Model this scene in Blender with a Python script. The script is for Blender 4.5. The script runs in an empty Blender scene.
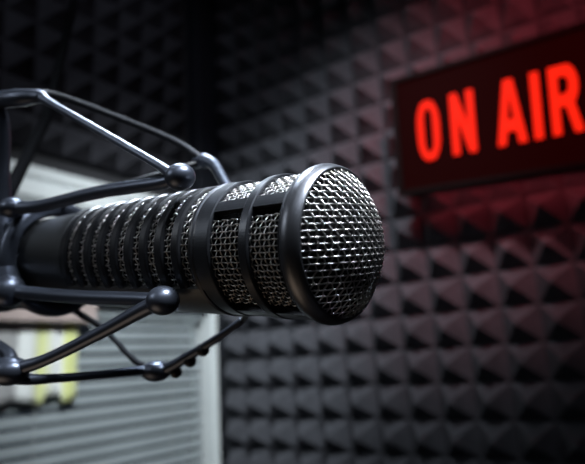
import bpy, bmesh, math, random
from mathutils import Vector, Matrix
PI = math.pi
S = bpy.context.scene
COL = S.collection
random.seed(4)

# ---------------------------------------------------------------- camera
CAM = Vector((0.0, 0.0, 1.30))
F, CX, CY = 581.0, 292.5, 232.0
def nrm(v): return Vector(v).normalized()
vx = -nrm((-580 - CX, -(405 - CY), -F))           # the room's X axis in the camera's frame
vy = nrm((700 - CX, -(335 - CY), -F))             # the room's Y axis
vz = vx.cross(vy).normalized(); vx = vy.cross(vz).normalized()
ROT = Matrix((vx, vy, vz))
cam_d = bpy.data.cameras.new('camera'); cam = bpy.data.objects.new('camera', cam_d); COL.objects.link(cam)
cam.matrix_world = Matrix.Translation(CAM) @ ROT.to_4x4()
cam_d.sensor_width = 36.0; cam_d.lens = F / 585.0 * 36.0
cam_d.clip_start = 0.01
cam_d.dof.use_dof = True; cam_d.dof.focus_distance = 0.207; cam_d.dof.aperture_fstop = 9.2
cam_d.dof.aperture_blades = 0
S.camera = cam
def at(x, y, d):                                   # the place at depth d (metres) along a line of sight
    return CAM + ROT @ Vector(((x - CX) / F * d, -(y - CY) / F * d, -d))

# ---------------------------------------------------------------- light and exposure
S.view_settings.view_transform = 'Standard'; S.view_settings.look = 'None'
S.view_settings.exposure = 0.0; S.view_settings.gamma = 1.0
S.view_settings.use_curve_mapping = False
w = bpy.data.worlds.new('world'); S.world = w; w.use_nodes = True
w.node_tree.nodes['Background'].inputs[0].default_value = (0.25, 0.35, 0.5, 1)
w.node_tree.nodes['Background'].inputs[1].default_value = 0.05
def area(name, loc, target, sx, sy, power, col, spread=180):
    l = bpy.data.lights.new(name, 'AREA'); l.shape = 'RECTANGLE'; l.size = sx; l.size_y = sy
    l.energy = power; l.color = col; l.spread = math.radians(spread)
    o = bpy.data.objects.new(name, l); COL.objects.link(o); o.location = loc
    o.rotation_euler = (Vector(target) - Vector(loc)).to_track_quat('-Z', 'Y').to_euler(); return o
def spot(name, loc, target, power, col, size, blend, rad):
    l = bpy.data.lights.new(name, 'SPOT'); l.energy = power; l.color = col; l.spot_size = math.radians(size)
    l.spot_blend = blend; l.shadow_soft_size = rad
    o = bpy.data.objects.new(name, l); COL.objects.link(o); o.location = loc
    o.rotation_euler = (Vector(target) - Vector(loc)).to_track_quat('-Z', 'Y').to_euler(); return o
# soft cool overhead lamp above the microphone, a warm desk lamp below, ceiling spots on window and foam, plus added fills
area('overhead_light', (0.14, 0.16, 1.92), (-0.03, 0.18, 1.32), 0.26, 0.12, 2.8, (0.84, 0.91, 1.0), 60)
area('rear_overhead_light', (-0.38, 0.34, 1.95), (-0.16, 0.20, 1.33), 0.20, 0.10, 0.6, (0.75, 0.86, 1.0), 50)
area('desk_light', (-0.36, -0.02, 0.92), (-0.08, 0.17, 1.32), 0.34, 0.34, 0.035, (1.0, 0.74, 0.52), 60)
area('front_light', (-0.50, -0.25, 1.62), (-0.12, 0.19, 1.33), 0.16, 0.16, 0.04, (0.85, 0.92, 1.0), 50)
area('added_fill_light', (0.35, -0.7, 2.37), (0.35, -0.6, 0.0), 0.6, 0.6, 3.0, (0.8, 0.88, 1.0), 170)  # added fill that lifts the ambient level, no real fitting
spot('window_spot', (0.15, 0.25, 2.2), (-0.99, 0.92, 1.31), 118, (0.88, 0.96, 1.0), 40, 1.0, 0.08)
spot('foam_spot', (-0.25, 0.18, 2.30), (-0.52, 1.10, 1.58), 56, (0.88, 0.94, 1.0), 43, 1.0, 0.06)
spot('wall_fill_spot', (-0.25, 0.35, 2.34), (-0.99, 0.72, 1.88), 7, (0.82, 0.86, 1.0), 70, 1.0, 0.08)  # added weak spot to brighten the left wall's foam
spot('red_fill_spot', (0.22, 0.10, 2.28), (-0.27, 1.10, 1.70), 60, (1.0, 0.11, 0.14), 36, 1.0, 0.04)  # added red spot standing in for the sign's glow on the foam

# ---------------------------------------------------------------- helpers
def obj(name, bm, m, parent=None, smooth=False, world=False):
    me = bpy.data.meshes.new(name); bm.normal_update(); bm.to_mesh(me); bm.free()
    o = bpy.data.objects.new(name, me); COL.objects.link(o)
    if m: me.materials.append(m)
    if smooth:
        for p in me.polygons: p.use_smooth = True
    if parent:
        o.parent = parent
        if world: o.matrix_parent_inverse = parent.matrix_world.inverted()
    return o
def tag(o, label=None, cat=None, group=None, kind=None):
    for k, v in (('label', label), ('category', cat), ('group', group), ('kind', kind)):
        if v: o[k] = v
    return o
def thing(name, label, cat, loc=(0, 0, 0), group=None):
    o = bpy.data.objects.new(name, None); COL.objects.link(o); o.empty_display_size = 0.05
    o.matrix_world = Matrix.Translation(loc); tag(o, label, cat, group); return o
def struct(name, bm, m): return tag(obj(name, bm, m), kind='structure')
def bx(bm, x0, x1, y0, y1, z0, z1, bev=0.0, M=None):
    r = bmesh.ops.create_cube(bm, size=1.0)
    vs = r['verts']
    for v in vs:
        v.co = Vector(((x0 + x1) / 2 + v.co.x * (x1 - x0), (y0 + y1) / 2 + v.co.y * (y1 - y0), (z0 + z1) / 2 + v.co.z * (z1 - z0)))
    if bev:
        es = list({e for v in vs for e in v.link_edges})
        rr = bmesh.ops.bevel(bm, geom=es, offset=bev, segments=2, profile=0.6, affect='EDGES')
        vs = list({v for f in rr['faces'] for v in f.verts} | {v for v in vs if v.is_valid})
    if M:
        for v in vs: v.co = M @ v.co
def catmull(P, n=8):
    P = [Vector(p) for p in P]
    if len(P) < 3: return P
    Q = [P[0] * 2 - P[1]] + P + [P[-1] * 2 - P[-2]]; out = []
    for i in range(1, len(Q) - 2):
        a, b, c, d = Q[i - 1:i + 3]
        for k in range(n):
            t = k / n
            out.append(0.5 * ((2 * b) + (c - a) * t + (2 * a - 5 * b + 4 * c - d) * t * t + (3 * b - a - 3 * c + d) * t ** 3))
    out.append(P[-1]); return out
def tube(bm, pts, r, seg=12, cap=True, closed=False):
    n = len(pts); rr = r if hasattr(r, '__len__') else [r] * n
    rings = []; up = None
    for i in range(n):
        a = pts[(i - 1) % n] if (closed or i > 0) else pts[i]
        b = pts[(i + 1) % n] if (closed or i < n - 1) else pts[i]
        t = (b - a).normalized()
        if up is None:
            up = t.orthogonal().normalized()
        up = (up - t * up.dot(t)).normalized(); s = t.cross(up)
        rings.append([bm.verts.new(pts[i] + (up * math.cos(2 * PI * k / seg) + s * math.sin(2 * PI * k / seg)) * rr[i]) for k in range(seg)])
    m = n if closed else n - 1
    for i in range(m):
        A, B = rings[i], rings[(i + 1) % n]
        for k in range(seg):
            bm.faces.new((A[k], A[(k + 1) % seg], B[(k + 1) % seg], B[k]))
    if cap and not closed:
        bm.faces.new(rings[0][::-1]); bm.faces.new(rings[-1])
def rod(bm, pts, r, n=8, seg=14):                   # smooth bent bar, radii interpolated
    C = catmull(pts, n)
    if hasattr(r, '__len__'):
        L = len(C) - 1; k = len(r) - 1
        R = []
        for i in range(len(C)):
            t = i / L * k; j = min(int(t), k - 1); R.append(r[j] + (r[j + 1] - r[j]) * (t - j))
    else: R = r
    tube(bm, C, R, seg)
def ball(bm, c, r, sq=(1, 1, 1), u=24, v=16):
    q = bmesh.ops.create_uvsphere(bm, u_segments=u, v_segments=v, radius=r)
    for w_ in q['verts']: w_.co = Vector((w_.co.x * sq[0], w_.co.y * sq[1], w_.co.z * sq[2])) + Vector(c)
def sweep(bm, prof, t0=0.0, t1=360.0, n=96):        # closed (s, r) profile swept about the local axis (angles in degrees)
    closed = abs(t1 - t0) >= 360
    N = n if closed else max(2, int(n * (t1 - t0) / 360) + 1)
    rings = []
    for i in range(N):
        a = math.radians(t0 + (t1 - t0) * (i / N if closed else i / (N - 1)))
        rings.append([bm.verts.new((r * math.cos(a), r * math.sin(a), -s)) for s, r in prof])
    P = len(prof)
    for i in range(N if closed else N - 1):
        A, B = rings[i], rings[(i + 1) % N]
        for k in range(P):
            bm.faces.new((A[k], B[k], B[(k + 1) % P], A[(k + 1) % P]))
    if not closed:
        bm.faces.new(rings[0]); bm.faces.new(rings[-1][::-1])
def rbox(s0, s1, r0a, r1a, r0b=None, r1b=None, c=0.0006):   # chamfered rectangular profile from s0 to s1, inner/outer radii at both ends
    r0b = r0a if r0b is None else r0b; r1b = r1a if r1b is None else r1b
    return [(s0, r0a), (s0, r1a - c), (s0 + c * 0.35, r1a - c * 0.35), (s0 + c, r1a), (s1 - c, r1b), (s1 - c * 0.35, r1b - c * 0.35), (s1, r1b - c), (s1, r0b)]

# ---------------------------------------------------------------- materials
def mat(name, col, rough=0.5, metal=0.0, spec=0.5, bump=None, vary=None, emit=None, coat=0.0, sheen=0.0):
    m = bpy.data.materials.new(name); m.use_nodes = True; nt = m.node_tree; b = nt.nodes['Principled BSDF']
    b.inputs['Base Color'].default_value = (*col, 1); b.inputs['Roughness'].default_value = rough
    b.inputs['Metallic'].default_value = metal; b.inputs['Specular IOR Level'].default_value = spec
    b.inputs['Coat Weight'].default_value = coat
    if emit: b.inputs['Emission Color'].default_value = (*emit[0], 1); b.inputs['Emission Strength'].default_value = emit[1]
    tc = nt.nodes.new('ShaderNodeTexCoord')
    if vary:
        n = nt.nodes.new('ShaderNodeTexNoise'); n.inputs['Scale'].default_value = vary[0]; n.inputs['Detail'].default_value = 4
        nt.links.new(tc.outputs['Object'], n.inputs['Vector'])
        r = nt.nodes.new('ShaderNodeValToRGB'); k = vary[1]
        r.color_ramp.elements[0].color = (*[c * (1 - k) for c in col], 1); r.color_ramp.elements[1].color = (*[min(1, c * (1 + k)) for c in col], 1)
        r.color_ramp.elements[0].position = 0.3; r.color_ramp.elements[1].position = 0.7
        nt.links.new(n.outputs['Fac'], r.inputs['Fac']); nt.links.new(r.outputs['Color'], b.inputs['Base Color'])
    if bump:
        n = nt.nodes.new('ShaderNodeTexNoise'); n.inputs['Scale'].default_value = bump[0]; n.inputs['Detail'].default_value = 6
        nt.links.new(tc.outputs['Object'], n.inputs['Vector'])
        bp = nt.nodes.new('ShaderNodeBump'); bp.inputs['Strength'].default_value = bump[1]; bp.inputs['Distance'].default_value = bump[2]
        nt.links.new(n.outputs['Fac'], bp.inputs['Height']); nt.links.new(bp.outputs['Normal'], b.inputs['Normal'])
    return m
M_foam_dim = mat('dimmed_charcoal_foam', (0.034, 0.034, 0.040), 0.95, spec=0.1, bump=(220, 0.5, 0.002), vary=(40, 0.15))  # same foam, its colour darkened for the dim light on the left wall
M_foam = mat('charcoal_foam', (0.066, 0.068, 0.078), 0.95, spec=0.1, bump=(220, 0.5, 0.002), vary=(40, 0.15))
M_wall = mat('dark_wall_paint', (0.03, 0.03, 0.034), 0.9, vary=(3, 0.2))
M_ceil = mat('dark_ceiling_paint', (0.04, 0.04, 0.045), 0.9, vary=(3, 0.1))
M_floor = mat('dark_carpet', (0.035, 0.035, 0.04), 1.0, spec=0.1, bump=(400, 0.6, 0.003), vary=(60, 0.3))
M_post = mat('blue_black_trim', (0.008, 0.010, 0.016), 0.6)
M_white = mat('white_frame_paint', (0.74, 0.78, 0.78), 0.35, vary=(8, 0.04))
M_wood = mat('pinkish_beige_board', (0.46, 0.37, 0.345), 0.5, vary=(14, 0.15))
M_slat = mat('grey_slat', (0.285, 0.32, 0.335), 0.55, vary=(6, 0.08))
M_cord = mat('blind_cord', (0.4, 0.42, 0.42), 0.8)
M_cage = mat('gunmetal', (0.044, 0.047, 0.054), 0.34, metal=0.75, spec=0.5, bump=(900, 0.05, 0.0003), coat=0.15)
M_bezel = mat('polished_gunmetal', (0.125, 0.13, 0.145), 0.35, metal=0.95, bump=(900, 0.04, 0.0003))
M_body = mat('dark_body_metal', (0.15, 0.155, 0.155), 0.40, metal=0.85, bump=(700, 0.05, 0.0003))
M_tail = mat('dark_tail_metal', (0.075, 0.078, 0.082), 0.42, metal=0.85)
M_rib = mat('black_rib_enamel', (0.020, 0.021, 0.024), 0.28, metal=0.3, coat=0.3)
M_wire = mat('steel_wire', (0.42, 0.41, 0.40), 0.34, metal=1.0)
M_inner = mat('black_felt', (0.004, 0.004, 0.004), 1.0, spec=0.05)
M_mount = mat('dark_blue_steel', (0.10, 0.115, 0.15), 0.36, metal=0.8)
M_rubber = mat('black_rubber', (0.010, 0.011, 0.013), 0.5)
M_boom = mat('matt_black_paint', (0.003, 0.003, 0.004), 0.9, spec=0.05)
M_satin = mat('satin_black_paint', (0.016, 0.017, 0.021), 0.7, spec=0.2)
M_sign = mat('black_sign_housing', (0.004, 0.003, 0.003), 0.7, spec=0.08)
M_panel = mat('dark_red_panel', (0.003, 0.001, 0.001), 0.7, spec=0.02, emit=((1.0, 0.01, 0.01), 0.008))
M_letter = mat('lit_red_letter', (0.05, 0.002, 0.001), 0.6, spec=0.1, emit=((1.0, 0.016, 0.004), 1.15))
M_glow = mat('added_red_glow', (0.4, 0.02, 0.02), 0.5, emit=((1.0, 0.10, 0.13), 20.0))  # emitter added behind the sign for a red halo
def glass():
    m = bpy.data.materials.new('window_glass'); m.use_nodes = True; b = m.node_tree.nodes['Principled BSDF']
    b.inputs['Transmission Weight'].default_value = 1.0; b.inputs['Roughness'].default_value = 0.02; b.inputs['IOR'].default_value = 1.45
    b.inputs['Base Color'].default_value = (0.85, 0.9, 0.9, 1); return m
M_glass = glass()
def cloth():                                        # white, cream and yellow-green vertical stripes
    m = bpy.data.materials.new('striped_cloth'); m.use_nodes = True; nt = m.node_tree; b = nt.nodes['Principled BSDF']
    tc = nt.nodes.new('ShaderNodeTexCoord'); sp = nt.nodes.new('ShaderNodeSeparateXYZ'); nt.links.new(tc.outputs['Generated'], sp.inputs[0])
    r = nt.nodes.new('ShaderNodeValToRGB'); r.color_ramp.interpolation = 'EASE'
    W = (0.84, 0.86, 0.84, 1); Yl = (0.72, 0.76, 0.32, 1); G = (0.42, 0.42, 0.42, 1); C_ = (0.74, 0.76, 0.56, 1)
    st = [(0.0, G), (0.70, G), (0.75, G), (0.765, W), (0.805, W), (0.825, C_), (0.845, Yl), (0.875, C_), (0.89, W), (0.925, W), (0.945, Yl), (0.98, Yl), (1.0, C_)]
    el = r.color_ramp.elements; el[0].position, el[0].color = st[0]; el[1].position, el[1].color = st[-1]
    for p, c in st[1:-1]:
        e = el.new(p); e.color = c
    nt.links.new(sp.outputs['Y'], r.inputs['Fac']); nt.links.new(r.outputs['Color'], b.inputs['Base Color'])
    b.inputs['Roughness'].default_value = 0.8
    return m
M_cloth = cloth()

# ---------------------------------------------------------------- the room
ZC = CAM.z
FX0 = -0.944
XL, YB, XR, YF, H = -0.988, 1.10, 1.45, -1.40, 2.40
def box_obj(name, *a, m=M_wall, bev=0.0):
    bm = bmesh.new(); bx(bm, *a, bev=bev); return struct(name, bm, m)
box_obj('floor', XL - .1, XR + .1, YF - .1, YB + .1, -.1, 0, m=M_floor)
box_obj('ceiling', XL - .1, XR + .1, YF - .1, YB + .1, H, H + .1, m=M_ceil)
box_obj('wall_back', XL - .1, XR + .1, YB, YB + .1, 0, H)
box_obj('wall_right', XR, XR + .1, YF, YB, 0, H)
box_obj('wall_front', XL - .1, XR + .1, YF - .1, YF, 0, H)
# left wall round the window opening
WY0, WY1, WZ0, WZ1 = -0.55, 1.085, ZC - .62, ZC + .376
bm = bmesh.new()
bx(bm, XL - .1, XL, YF, WY0, 0, H); bx(bm, XL - .1, XL, WY1, YB, 0, H)
bx(bm, XL - .1, XL, WY0, WY1, 0, WZ0); bx(bm, XL - .1, XL, WY0, WY1, WZ1, H)
struct('wall_left', bm, M_wall)
box_obj('trim_2', XL, FX0, YB - .008, YB, 0, H, m=M_post)

def pyramids(o0, u, v, nrm_, nu, nv, p, h, name, label, fm=M_foam):
    bm = bmesh.new(); o0, u, v, nrm_ = map(Vector, (o0, u, v, nrm_))
    g = 0.004
    # flat ground grid carrying one pyramid per cell, a thin flat valley between
    for i in range(nu):
        for j in range(nv):
            a = o0 + u * (i * p) + v * (j * p); e = nrm_ * 0.012
            q = [a, a + u * p, a + u * p + v * p, a + v * p]
            c = a + (u + v) * (p / 2) + nrm_ * (h + 0.012 + random.uniform(-.001, .001))
            k = 0.09
            base = [bm.verts.new(x + e) for x in q]
            top = [bm.verts.new(c + (x - (a + (u + v) * (p / 2))) * k) for x in q]
            # slightly concave flanks
            mid = [bm.verts.new((x + e) * 0.5 + (c + (x - (a + (u + v) * (p / 2))) * k) * 0.5 - nrm_ * 0.003) for x in q]
            for s in range(4):
                bm.faces.new((base[s], base[(s + 1) % 4], mid[(s + 1) % 4], mid[s]))
                bm.faces.new((mid[s], mid[(s + 1) % 4], top[(s + 1) % 4], top[s]))
            bm.faces.new(top)
    bmesh.ops.remove_doubles(bm, verts=bm.verts, dist=0.0005)
    L, Hh = nu * p, nv * p
    for q_ in bm.verts:                               # trimmed where the sheet meets the side wall
        q_.co.x = max(q_.co.x, XL + .0005)
    if o0.x < XL: o0 = Vector((XL + .0005, o0.y, o0.z)); L -= .022
    q = [o0, o0 + u * L, o0 + u * L + v * Hh, o0 + v * Hh]
    b0 = [bm.verts.new(x) for x in q]; b1 = [bm.verts.new(x + nrm_ * 0.0118) for x in q]
    bm.faces.new(b0)
    for s in range(4): bm.faces.new((b0[s], b0[(s + 1) % 4], b1[(s + 1) % 4], b1[s]))
    bmesh.ops.recalc_face_normals(bm, faces=bm.faces)
    o = obj(name, bm, fm); tag(o, label, 'acoustic foam'); return o
PP = 0.0656
FX0, FZ0 = -0.944, 0.0561
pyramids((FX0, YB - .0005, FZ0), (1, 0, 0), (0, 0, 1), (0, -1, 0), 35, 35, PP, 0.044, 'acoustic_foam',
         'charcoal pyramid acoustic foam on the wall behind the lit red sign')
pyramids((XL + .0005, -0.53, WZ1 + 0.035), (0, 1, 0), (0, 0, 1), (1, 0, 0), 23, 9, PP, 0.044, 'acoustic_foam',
         'charcoal pyramid acoustic foam, darkened for low light, on the wall above the white-framed window', M_foam_dim)

# corner post
box_obj('trim_1', XL, XL + .040, 1.008, YB, WZ1 + .01, H, m=M_post, bev=.004)

# ---------------------------------------------------------------- window
bm = bmesh.new()
fw = .028
bx(bm, XL - .06, XL + .018, WY0, WY1, WZ0, WZ0 + fw, bev=.003)
bx(bm, XL - .06, XL + .018, WY0, WY1, WZ1 - .022, WZ1, bev=.003)
bx(bm, XL - .06, XL + .018, WY0, WY0 + fw, WZ0 + fw, WZ1 - .022, bev=.003)
bx(bm, XL - .06, XL + .018, WY1 - .018, WY1, WZ0 + fw, WZ1 - .022, bev=.003)
win = struct('window_1', bm, M_white)
bm = bmesh.new(); bx(bm, XL - .052, XL - .046, WY0 + fw, WY1 - .018, WZ0 + fw, WZ1 - .022)
obj('glass_pane', bm, M_glass, win)
# white moulded header panel over the top of the window
bm = bmesh.new()
pr = [(0, .354), (.020, .354), (.030, .340), (.030, .318), (.014, .304), (.014, .262), (.022, .250), (.022, .145), (.030, .135), (.030, .124), (0, .124)]
for (a, b) in ((WY0 + fw, WY1 - .018),):
    A = [bm.verts.new((XL - .04 + x + .03, a, ZC + z)) for x, z in pr]; B = [bm.verts.new((XL - .04 + x + .03, b, ZC + z)) for x, z in pr]
    for k in range(len(pr)): bm.faces.new((A[k], A[(k + 1) % len(pr)], B[(k + 1) % len(pr)], B[k]))
    bm.faces.new(A[::-1]); bm.faces.new(B)
bmesh.ops.recalc_face_normals(bm, faces=bm.faces)
obj('window_header', bm, M_white, win)

# venetian blind
bl = thing('venetian_blind', 'grey horizontal venetian blind hanging in the white-framed window', 'blind', (XL - .01, 0.27, ZC + .11))
BY0, BY1 = WY0 + fw + .004, WY1 - .018 - .010
bm = bmesh.new(); bx(bm, XL - .030, XL - .002, BY0, BY1, ZC + .098, ZC + .122, bev=.002)
obj('headrail', bm, M_slat, bl, world=True)
bm = bmesh.new(); zz = .088; sp_ = .0247
while zz > -.585:
    pr2 = []
    for k in range(7):                                # curved slat section, tilted nearly shut
        t = k / 6 - .5
        ang = math.radians(80)
        cx_, cz_ = t * .0176, .0013 * (1 - 4 * t * t)
        pr2.append((XL - .014 + cx_ * math.cos(ang) + cz_ * math.sin(ang), ZC + zz - cx_ * math.sin(ang) + cz_ * math.cos(ang)))
    pr2 += [(x - .0006, z) for x, z in reversed(pr2)]
    y0 = BY0 + random.uniform(0, .002); y1 = BY1 - (.012 if zz > .02 else 0) - random.uniform(0, .001); dz = random.uniform(-.0006, .0006)
    A = [bm.verts.new((x, y0, z)) for x, z in pr2]; B = [bm.verts.new((x, y1, z + dz)) for x, z in pr2]
    for k in range(len(pr2)): bm.faces.new((A[k], A[(k + 1) % len(pr2)], B[(k + 1) % len(pr2)], B[k]))
    bm.faces.new(A[::-1]); bm.faces.new(B)
    zz -= sp_
bmesh.ops.recalc_face_normals(bm, faces=bm.faces)
obj('slats', bm, M_slat, bl, world=True)
for yy in (-.3, .15, .62, .95):
    bm = bmesh.new(); tube(bm, [Vector((XL - .0015, yy, ZC + .10)), Vector((XL - .0015, yy, ZC - .58))], .0008, 6)
    obj('ladder_cord', bm, M_cord, bl, world=True)
bm = bmesh.new(); bx(bm, XL - .028, XL - .004, BY0, BY1, ZC - .592, ZC - .58, bev=.002)
obj('bottom_rail', bm, M_slat, bl, world=True)

# beige board with a striped cloth hanging under it
bm = bmesh.new(); bx(bm, XL + .0215, XL + .034, 0.05, 0.722, ZC + .086, ZC + .150, bev=.003)
tag(obj('beige_board', bm, M_wood), 'pinkish beige board fixed across the window above the striped cloth', 'board')
bm = bmesh.new(); ny, nz = 140, 10
fr, bk = [], []
Y0c, Y1c = .20, .700
for i in range(ny + 1):
    y = Y0c + (Y1c - Y0c) * i / ny
    low = -.049 - .012 * (.5 + .5 * math.sin(y * 41)) + (.016 if .63 < y < .665 else 0)
    c1, c2 = [], []
    for j in range(nz + 1):
        z = .0990 + (low - .0990) * j / nz
        x = XL + .008 + .003 * math.sin(y * 150 + .3 * math.sin(y * 37)) * (.3 + .7 * j / nz)
        c1.append(bm.verts.new((x, y, ZC + z))); c2.append(bm.verts.new((x - .0012, y, ZC + z)))
    fr.append(c1); bk.append(c2)
for i in range(ny):
    for j in range(nz):
        bm.faces.new((fr[i][j], fr[i + 1][j], fr[i + 1][j + 1], fr[i][j + 1])); bm.faces.new((bk[i][j], bk[i][j + 1], bk[i + 1][j + 1], bk[i + 1][j]))
    bm.faces.new((fr[i][nz], fr[i + 1][nz], bk[i + 1][nz], bk[i][nz])); bm.faces.new((fr[i][0], bk[i][0], bk[i + 1][0], fr[i + 1][0]))
for c, d in ((fr[0], bk[0]), (fr[-1], bk[-1])):
    for j in range(nz): bm.faces.new((c[j], c[j + 1], d[j + 1], d[j]))
bmesh.ops.recalc_face_normals(bm, faces=bm.faces)
tag(obj('striped_cloth', bm, M_cloth, smooth=True), 'bright white and yellow-green striped cloth hanging in front of the blind', 'cloth')

# ---------------------------------------------------------------- ON AIR sign
u = (ROT @ nrm((700, 91, 581))).normalized()          # along the text, left to right
vv = ROT @ nrm((-.055, 1, -.09)); vv = (vv - u * vv.dot(u)).normalized()
nn = u.cross(vv).normalized()                         # out of the sign's face
if nn.y > 0: nn = -nn
SD = 0.985
P0 = at(402, 196, 1.0); P0 = CAM + (P0 - CAM) * (SD / (P0 - CAM).y)      # lower left corner of the face
SIGN = Matrix.Translation(P0) @ Matrix((u, vv, -nn)).transposed().to_4x4()   # local x right, y up, -z towards the room
SW, SH, SDp = 0.365, 0.224, 0.050
sg = bpy.data.objects.new('on_air_sign', None); COL.objects.link(sg); sg.matrix_world = SIGN
tag(sg, 'black box sign with glowing red ON AIR letters on the foam wall', 'sign')
def sobj(name, bm, m, parent=None, smooth=False):
    o = obj(name, bm, m, parent or sg, smooth); return o
bm = bmesh.new()
bx(bm, -.007, SW, 0, SH, .006, SDp, bev=.002)
sobj('housing', bm, M_sign)
bm = bmesh.new(); t = .009
bx(bm, -.007, SW, SH - t, SH, -.004, .0055, bev=.0015); bx(bm, -.007, SW, 0, t, -.004, .0055, bev=.0015)
bx(bm, -.007, t - .005, t, SH - t, -.004, .0055, bev=.0015); bx(bm, SW - t, SW, t, SH - t, -.004, .0055, bev=.0015)
sobj('frame', bm, M_sign)
bm = bmesh.new(); bx(bm, t - .005, SW - t, t, SH - t, .002, .0055); pan = sobj('face_panel', bm, M_panel)
for a, b in ((.04, .04), (.04, SH - .04), (SW - .04, .04), (SW - .04, SH - .04)):
    back = SIGN @ Vector((a, b, SDp)); ln = (1.0535 - back.y) / abs(nn.y)
    bm = bmesh.new(); tube(bm, [Vector((a, b, SDp)), Vector((a, b, SDp + ln))], .006, 10); sobj('wall_bracket', bm, M_sign)
def stadium(cx, cy, w_, h_, r, n=8):
    pts = []
    for (sx, sy, a0) in ((1, 1, 0), (-1, 1, 90), (-1, -1, 180), (1, -1, 270)):
        for k in range(n + 1):
            a = math.radians(a0 + 90 * k / n)
            pts.append((cx + sx * (w_ / 2 - r) + r * math.cos(a), cy + sy * (h_ / 2 - r) + r * math.sin(a)))
    return pts
def letter(polys, lx, ly, w_, h_, nm):
    cu = bpy.data.curves.new(nm, 'CURVE'); cu.dimensions = '2D'; cu.fill_mode = 'BOTH'; cu.extrude = .0015
    for P in polys:
        s = cu.splines.new('POLY'); s.points.add(len(P) - 1); s.use_cyclic_u = True
        for q, (x, y) in zip(s.points, P): q.co = (lx + x * w_, ly + y * h_, 0, 1)
    tmp = bpy.data.objects.new(nm, cu); COL.objects.link(tmp)
    dg = bpy.context.evaluated_depsgraph_get(); me = bpy.data.meshes.new_from_object(tmp.evaluated_get(dg))
    bpy.data.objects.remove(tmp)
    me.materials.clear(); me.materials.append(M_letter)
    o = bpy.data.objects.new(nm, me); COL.objects.link(o); o.parent = pan; o.location = (0, 0, -.0002)
    return o
LH, LY = .109, .057
Oo = [stadium(.5, .5, 1, 1, .40), stadium(.5, .5, .46, .76, .20)[::-1]]
Nn = [[(0, 0), (0, 1), (.30, 1), (.72, .42), (.72, 1), (1, 1), (1, 0), (.72, 0), (.28, .60), (.28, 0)]]
Aa = [[(0, 0), (.34, 1), (.66, 1), (1, 0), (.73, 0), (.67, .2), (.33, .2), (.27, 0)], [(.38, .38), (.50, .80), (.62, .38)]]
Ii = [[(0, 0), (0, 1), (1, 1), (1, 0)]]
Rr = [[(0, 0), (0, 1)] + [(.62 + .36 * math.cos(math.radians(a)), .70 + .30 * math.sin(math.radians(a))) for a in range(90, -61, -15)] +
      [(1.04, 0), (.75, 0), (.52, .40), (.29, .40), (.29, 0)],
      [(.29, .57), (.29, .84), (.53, .84), (.62, .81), (.67, .75), (.67, .66), (.62, .60), (.53, .57)]]
for nm, sh, lx, w_ in (('letter_o', Oo, .0425, .0420), ('letter_n', Nn, .1075, .0425), ('letter_a', Aa, .187, .0475), ('letter_i', Ii, .2465, .0130), ('letter_r', Rr, .2745, .0430)):
    letter(sh, lx, LY, w_, LH, 'letter')
# unseen red strips added behind the housing to redden the foam
for a in ((.03, SW - .03, .012, .018), (.03, SW - .03, SH - .018, SH - .012), (.012, .018, .03, SH - .03)):
    bm = bmesh.new(); bx(bm, *a, SDp, SDp + .004); sobj('added_glow_strip', bm, M_glow)

# ---------------------------------------------------------------- microphone
ax = (ROT @ nrm((-480 - CX, -(287 - CY), -F))).normalized()   # from the head towards the tail
HC = at(340, 243.5, 0.200)
zl = -ax
cs = lambda v: ROT @ Vector(v)
up_ = cs((0, 1, 0)); up_ = (up_ - zl * up_.dot(zl)).normalized()
side = zl.cross(up_); 
if side.dot(CAM - HC) < 0: side = -side
# local x = side facing the lens, y = up, z = forward
if side.cross(up_).dot(zl) < 0: FLIP = -1
else: FLIP = 1
MX = Matrix((side, up_, side.cross(up_))).transposed().to_4x4()
mic = bpy.data.objects.new('studio_microphone', None); COL.objects.link(mic)
mic.matrix_world = Matrix.Translation(HC) @ MX
tag(mic, 'large black broadcast microphone with silver woven wire grille, held in the shock mount', 'microphone')
ZS = -FLIP     # local z of increasing s is -FLIP
def fix(bm):
    if FLIP < 0:
        for v in bm.verts: v.co.z = -v.co.z
    bmesh.ops.recalc_face_normals(bm, faces=bm.faces)
def mobj(name, bm, m, parent=None, smooth=False):
    fix(bm); return obj(name, bm, m, parent or mic, smooth)
def rad(s):
    T = [(-.01, .0273), (0, .0272), (.045, .0258), (.105, .0249), (.142, .0237), (.175, .0220), (.26, .020)]
    for (a, ra), (b, rb) in zip(T, T[1:]):
        if s <= b: return ra + (rb - ra) * (s - a) / (b - a)
    return T[-1][1]
PW = .0021; WR = .00024
# dome grille
RD, DH = .0256, .0105
def domez(x, y): 
    q = min(1, (x * x + y * y) / (RD * RD)); return DH * (1 - q ** 1.15)
bm = bmesh.new(); Nw = int(RD / PW)
for d in (0, 1):
    for i in range(-Nw, Nw + 1):
        c = i * PW; L = math.sqrt(max(0, RD * RD - c * c)); n = max(4, int(2 * L / (PW / 4)))
        pts = []
        for k in range(n + 1):
            t_ = -L + 2 * L * k / n
            x, y = (c, t_) if d == 0 else (t_, c)
            wv = .00040 * math.cos(PI * t_ / PW + PI * (i % 2)) * (1 if d == 0 else -1)
            pts.append(Vector((x, y, .0012 + domez(x, y) + wv)))
        if L > .002: tube(bm, pts, WR, 6)
mobj('dome_grille', bm, M_wire, smooth=True)
bm = bmesh.new()
rings = []
for k in range(13):
    r = RD * (1 - k / 12); rings.append((-(domez(r, 0) - .0016), r))
prof = rings + [(.006, 0.0), (.006, RD)]
sweep(bm, [(s, max(r, .00001)) for s, r in prof]); mobj('foam_liner', bm, M_inner, smooth=True)
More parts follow.
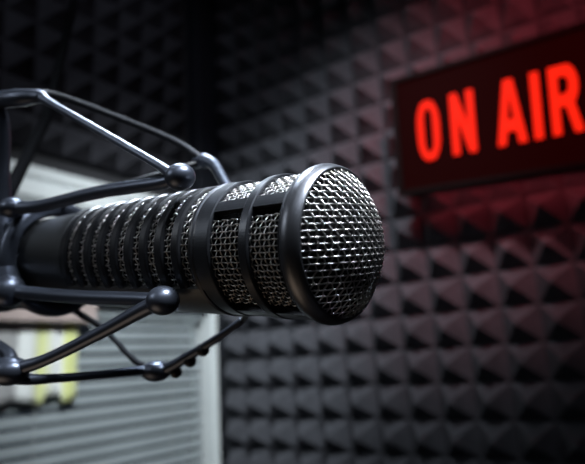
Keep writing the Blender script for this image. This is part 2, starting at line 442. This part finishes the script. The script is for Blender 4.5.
# bezel
bm = bmesh.new()
prof = [(-.0012, .0252), (-.0020, .0256), (-.0021, .0260), (-.0017, .0264)]
prof += [(-.0012, .0268), (-.0002, .0273), (.0008, .02765), (.0016, .0279), (.0026, .0280), (.0038, .0279)]
prof += [(.0046, .0277), (.0051, .0275), (.0053, .0271), (.0053, .0245), (.002, .0248)]
sweep(bm, prof, n=160); mobj('front_bezel', bm, M_bezel, smooth=True)
# head cage rings and bars
bm = bmesh.new()
for a, b in ((.0053, .0066), (.0195, .0238), (.0380, .0455)):
    sweep(bm, rbox(a, b, rad(a) - .0030, rad(a), rad(b) - .0030, rad(b)), n=160)
BARS = ((31, 41), (-96, -61), (150, 160), (205, 215))
for a, b in BARS:
    sweep(bm, rbox(.0060, .0400, rad(.006) - .0026, rad(.006) - .0003, rad(.04) - .0026, rad(.04) - .0003), a, b, n=160)
mobj('head_cage', bm, M_cage)
# thin bright lip behind the head
bm = bmesh.new()
sweep(bm, rbox(.0455, .0478, .0225, .0262, .0225, .0256, c=.0009), n=160); mobj('collar', bm, M_bezel)
def weave_cyl(bm, s0, s1, dr, t0, t1, amp=.00042, closed=False, wr=WR):
    ns = int(round((s1 - s0) / PW)); rr = rad((s0 + s1) / 2) - dr
    nt_ = max(2, int(round(math.radians(t1 - t0) * rr / PW)));
    if closed: nt_ -= nt_ % 2
    for i in range(ns + 1):
        s = s0 + i * (s1 - s0) / ns; r0 = rad(s) - dr; pts = []
        m = nt_ * 4
        for k in range(m if closed else m + 1):
            q = k / 4; th = math.radians(t0 + (t1 - t0) * q / nt_)
            r = r0 + amp * math.cos(PI * q + PI * (i % 2)); pts.append(Vector((r * math.cos(th), r * math.sin(th), -s)))
        tube(bm, pts, wr, 5, closed=closed)
    for j in range(nt_ + (0 if closed else 1)):
        th = math.radians(t0 + (t1 - t0) * j / nt_); pts = []
        for k in range(ns * 4 + 1):
            q = k / 4; s = s0 + q * (s1 - s0) / ns
            r = rad(s) - dr - amp * math.cos(PI * q + PI * (j % 2)); pts.append(Vector((r * math.cos(th), r * math.sin(th), -s)))
        tube(bm, pts, wr, 5)
for (t0, t1) in ((-52, 24), (43, 148)):
    for (s0, s1) in ((.0070, .0192), (.0242, .0378)):
        bm = bmesh.new(); weave_cyl(bm, s0, s1, .0019, t0, t1); mobj('side_grille', bm, M_wire, smooth=True)
bm = bmesh.new(); sweep(bm, [(.0055, .0210), (.0055, .0232), (.045, .0217), (.045, .0200)]); mobj('inner_sleeve', bm, M_inner, smooth=True)
# slotted body
bm = bmesh.new(); 
sweep(bm, [(.046, .005), (.046, .0218), (.136, .0196), (.136, .005)], n=96); mobj('inner_barrel', bm, M_inner, smooth=True)
bm = bmesh.new(); weave_cyl(bm, .0490, .1350, .0019, 0, 360, closed=True, wr=.00024); mobj('body_grille', bm, M_wire, smooth=True)
bm = bmesh.new()
S0, SPc = .0512, .0095
for k in range(10):
    c = S0 - SPc / 2 + SPc * k; hw = .0024
    sweep(bm, rbox(c - hw, c + hw, rad(c) - .0020, rad(c), None, None, c=.0009), -34, 172, n=160)
mobj('cooling_ribs', bm, M_rib)
bm = bmesh.new()
sweep(bm, rbox(.0470, .1345, rad(.047) - .003, rad(.047) + .0001, rad(.1345) - .003, rad(.1345) + .0001), 172, 327, n=160)
shell = mobj('body_shell', bm, M_body)
bm = bmesh.new()
pr3 = [(.1335, .006), (.1335, rad(.1335) - .0008), (.1342, rad(.1335)), (.1395, rad(.139)), (.1402, rad(.139) - .0012), (.235, .0192), (.240, .0180), (.240, .006)]
sweep(bm, pr3, n=128); mobj('rear_barrel', bm, M_tail)
bm = bmesh.new(); ball(bm, (.0002, 0, 0), .0011); 
for v in bm.verts:
    a = math.radians(-44.5); r = rad(.128) + .0000
    v.co = Vector((v.co.x + r * math.cos(a), v.co.y + r * math.sin(a), v.co.z - .1285))
mobj('screw', bm, M_bezel, shell, smooth=True)
bm = bmesh.new(); tube(bm, [Vector((0, 0, -.2395)), Vector((0, 0, -.262))], .0095, 24); mobj('cable_connector', bm, M_bezel, smooth=True)

# ---------------------------------------------------------------- shock mount
HUBc = HC + ax * .205
sm = thing('shock_mount', 'dark steel spider shock mount with ball joints around the microphone', 'microphone mount', tuple(HUBc))
def wobj(name, bm, m, parent=sm, smooth=True):
    bmesh.ops.recalc_face_normals(bm, faces=bm.faces); return obj(name, bm, m, parent, smooth, world=True)
# clamp ring round the tail of the microphone
def circ(c, r, n=72, ph=0): return [c + side * (r * math.cos(2 * PI * k / n + ph)) + up_ * (r * math.sin(2 * PI * k / n + ph)) for k in range(n)]
bpy.context.view_layer.update()
bm = bmesh.new()
for s_, r_, tr in ((.176, .0262, .0042), (.232, .0250, .0045)):
    tube(bm, circ(HC + ax * s_, r_), tr, 14, closed=True)
for k in range(6):
    a = 2 * PI * k / 6 + .3; d = side * math.cos(a) + up_ * math.sin(a)
    tube(bm, [HC + ax * .176 + d * .0262, HC + ax * .232 + d * .0250], .0038, 12)
wobj('clamp_ring', bm, M_mount)
J = dict(
    H1=at(40, 97, .285), H0=at(-6, 101, .300), B1=at(180, 177, .222), B2=at(205, 161, .285), T2=at(232, 196, .262),
    H3=at(12, 208, .285), B3=at(163, 300.5, .214), H4=at(9, 371, .250), H5=at(9, 291, .275), H6=at(156, 371, .285),
    T6=at(243, 320, .262), T7=at(80, 314, .320), PL=at(-12, 210, .300))
def arm(pts, r, name='arm', m=None): 
    bm = bmesh.new(); rod(bm, pts, r); return wobj(name, bm, m or M_mount)
def mid(a, b, t, off=(0, 0, 0)): return a.lerp(b, t) + Vector(off)
# upper wishbone
arm([J['H0'], at(18, 98, .290), J['H1'], mid(J['H1'], J['B1'], .12), mid(J['H1'], J['B1'], .8), J['B1'] + cs((-.003, .001, 0))], [.0044, .0046, .0034, .0019, .0018, .0023])
arm([J['H1'], at(52, 94.5, .29), at(90, 107, .30), at(170, 139, .30), J['B2']], [.0032, .0018, .0017, .0016, .0020], m=M_satin)
arm([J['B1'], at(160, 183, .228), at(100, 192, .25), at(40, 206, .275), J['H3']], [.0026, .0028, .0029, .0030, .0034])
arm([at(196, 163, .290), J['B2'], at(214, 165, .280), at(222, 178, .272), J['T2']], [.0030, .0034, .0030, .0026, .0024])
# lower wishbone
arm([J['B3'] + cs((-.001, -.001, 0)), at(146, 308, .218), at(100, 333, .230), at(45, 360, .243), J['H4']], [.0036, .0030, .0026, .0025, .0034])
arm([J['B3'], at(140, 299, .222), at(80, 297, .245), at(30, 293, .268), J['H5']], [.0025, .0027, .0029, .0031, .0034])
arm([J['H4'], at(22, 379, .250), at(60, 378, .26), at(110, 374, .27), at(138, 371, .28), J['H6']], [.0042, .0026, .0020, .0020, .0022, .0030])
arm([J['H6'], at(172, 366, .280), at(205, 346, .270), at(222, 335, .266), J['T6']], [.0030, .0028, .0020, .0018, .0016])
arm([J['H6'], at(134, 360, .295), at(105, 330, .315), J['T7']], [.0022, .0015, .0014, .0018], m=M_satin)
arm([J['T7'], at(60, 300, .310), at(30, 285, .300)], [.0018, .0026, .0030])
arm([at(-14, 338, .27), at(0, 347, .262), at(10, 356, .255), J['H4']], [.0026, .0026, .0028, .0036])
# ball joints and hubs
for nm, key, r_ in (('ball_joint', 'B1', .0058), ('ball_joint', 'B3', .0061)):
    bm = bmesh.new(); ball(bm, J[key], r_, (1.05, 1.0, .90)); wobj(nm, bm, M_mount)
for key, r_, sq in (('H4', .0066, (1.5, 1.2, .95)), ('H6', .0072, (1.15, 1.0, .72)), ('H5', .0078, (1, 1, 1)), ('H3', .0062, (1.2, 1, .8)), ('B2', .0038, (1, 1, 1))):
    bm = bmesh.new(); ball(bm, J[key], r_, sq); wobj('hub', bm, M_mount)
bm = bmesh.new()
for (x, y, d) in ((176, 372, .281), (190, 361, .275), (203, 350, .271)):
    ball(bm, at(x, y, d), .0030)
wobj('elastic_knot', bm, M_rubber)
# elastic cords tying arms to the clamp rings
for a, b in ((J['B2'], HC + ax * .176 + up_ * .028), (J['T2'], HC + ax * .060 + up_ * .024 - side * .012), (J['T6'], HC + ax * .05 - up_ * .024 - side * .010),
             (J['H3'], HC + ax * .205 + up_ * .020), (J['H5'], HC + ax * .205 - up_ * .008 + side * .018)):
    bm = bmesh.new(); tube(bm, [a, a.lerp(b, .5) + Vector((0, 0, .0005)), b], .0014, 8); wobj('elastic_cord', bm, M_rubber)
# upright at the far left that carries the hubs
arm([J['H0'] + Vector((0, 0, 0)), at(3, 130, .300), at(3, 170, .300), at(4, 215, .298), at(6, 260, .290), J['H5']], [.0046, .0036, .0034, .0044, .005, .006], name='upright')
arm([at(4, 215, .298), at(-14, 232, .31), at(-25, 300, .30), at(-12, 350, .27), J['H4']], [.0040, .0036, .0034, .0036, .0044], name='upright')

# ---------------------------------------------------------------- boom arm
bp = [at(-6, 216, .330), at(9, 192, .36), at(45, 122, .47)]
d_ = at(76, -4, .60) - at(45, 122, .47)
p3 = at(76, -4, .60); k_ = (H - .012 - p3.z) / d_.z; p4 = p3 + d_ * k_
bo = thing('boom_arm', 'thin black boom arm slanting down behind the shock mount on the left', 'boom arm', tuple(p4))
bpy.context.view_layer.update()
bm = bmesh.new(); tube(bm, [bp[0], bp[1], bp[2], p3, p4], .0042, 14); wobj('tube', bm, M_boom, bo)
bm = bmesh.new(); q = bmesh.ops.create_cone(bm, cap_ends=True, segments=32, radius1=.035, radius2=.03, depth=.012)
for v in q['verts']: v.co += Vector((p4.x, p4.y, H - .006))
wobj('ceiling_plate', bm, M_boom, bo, smooth=False)
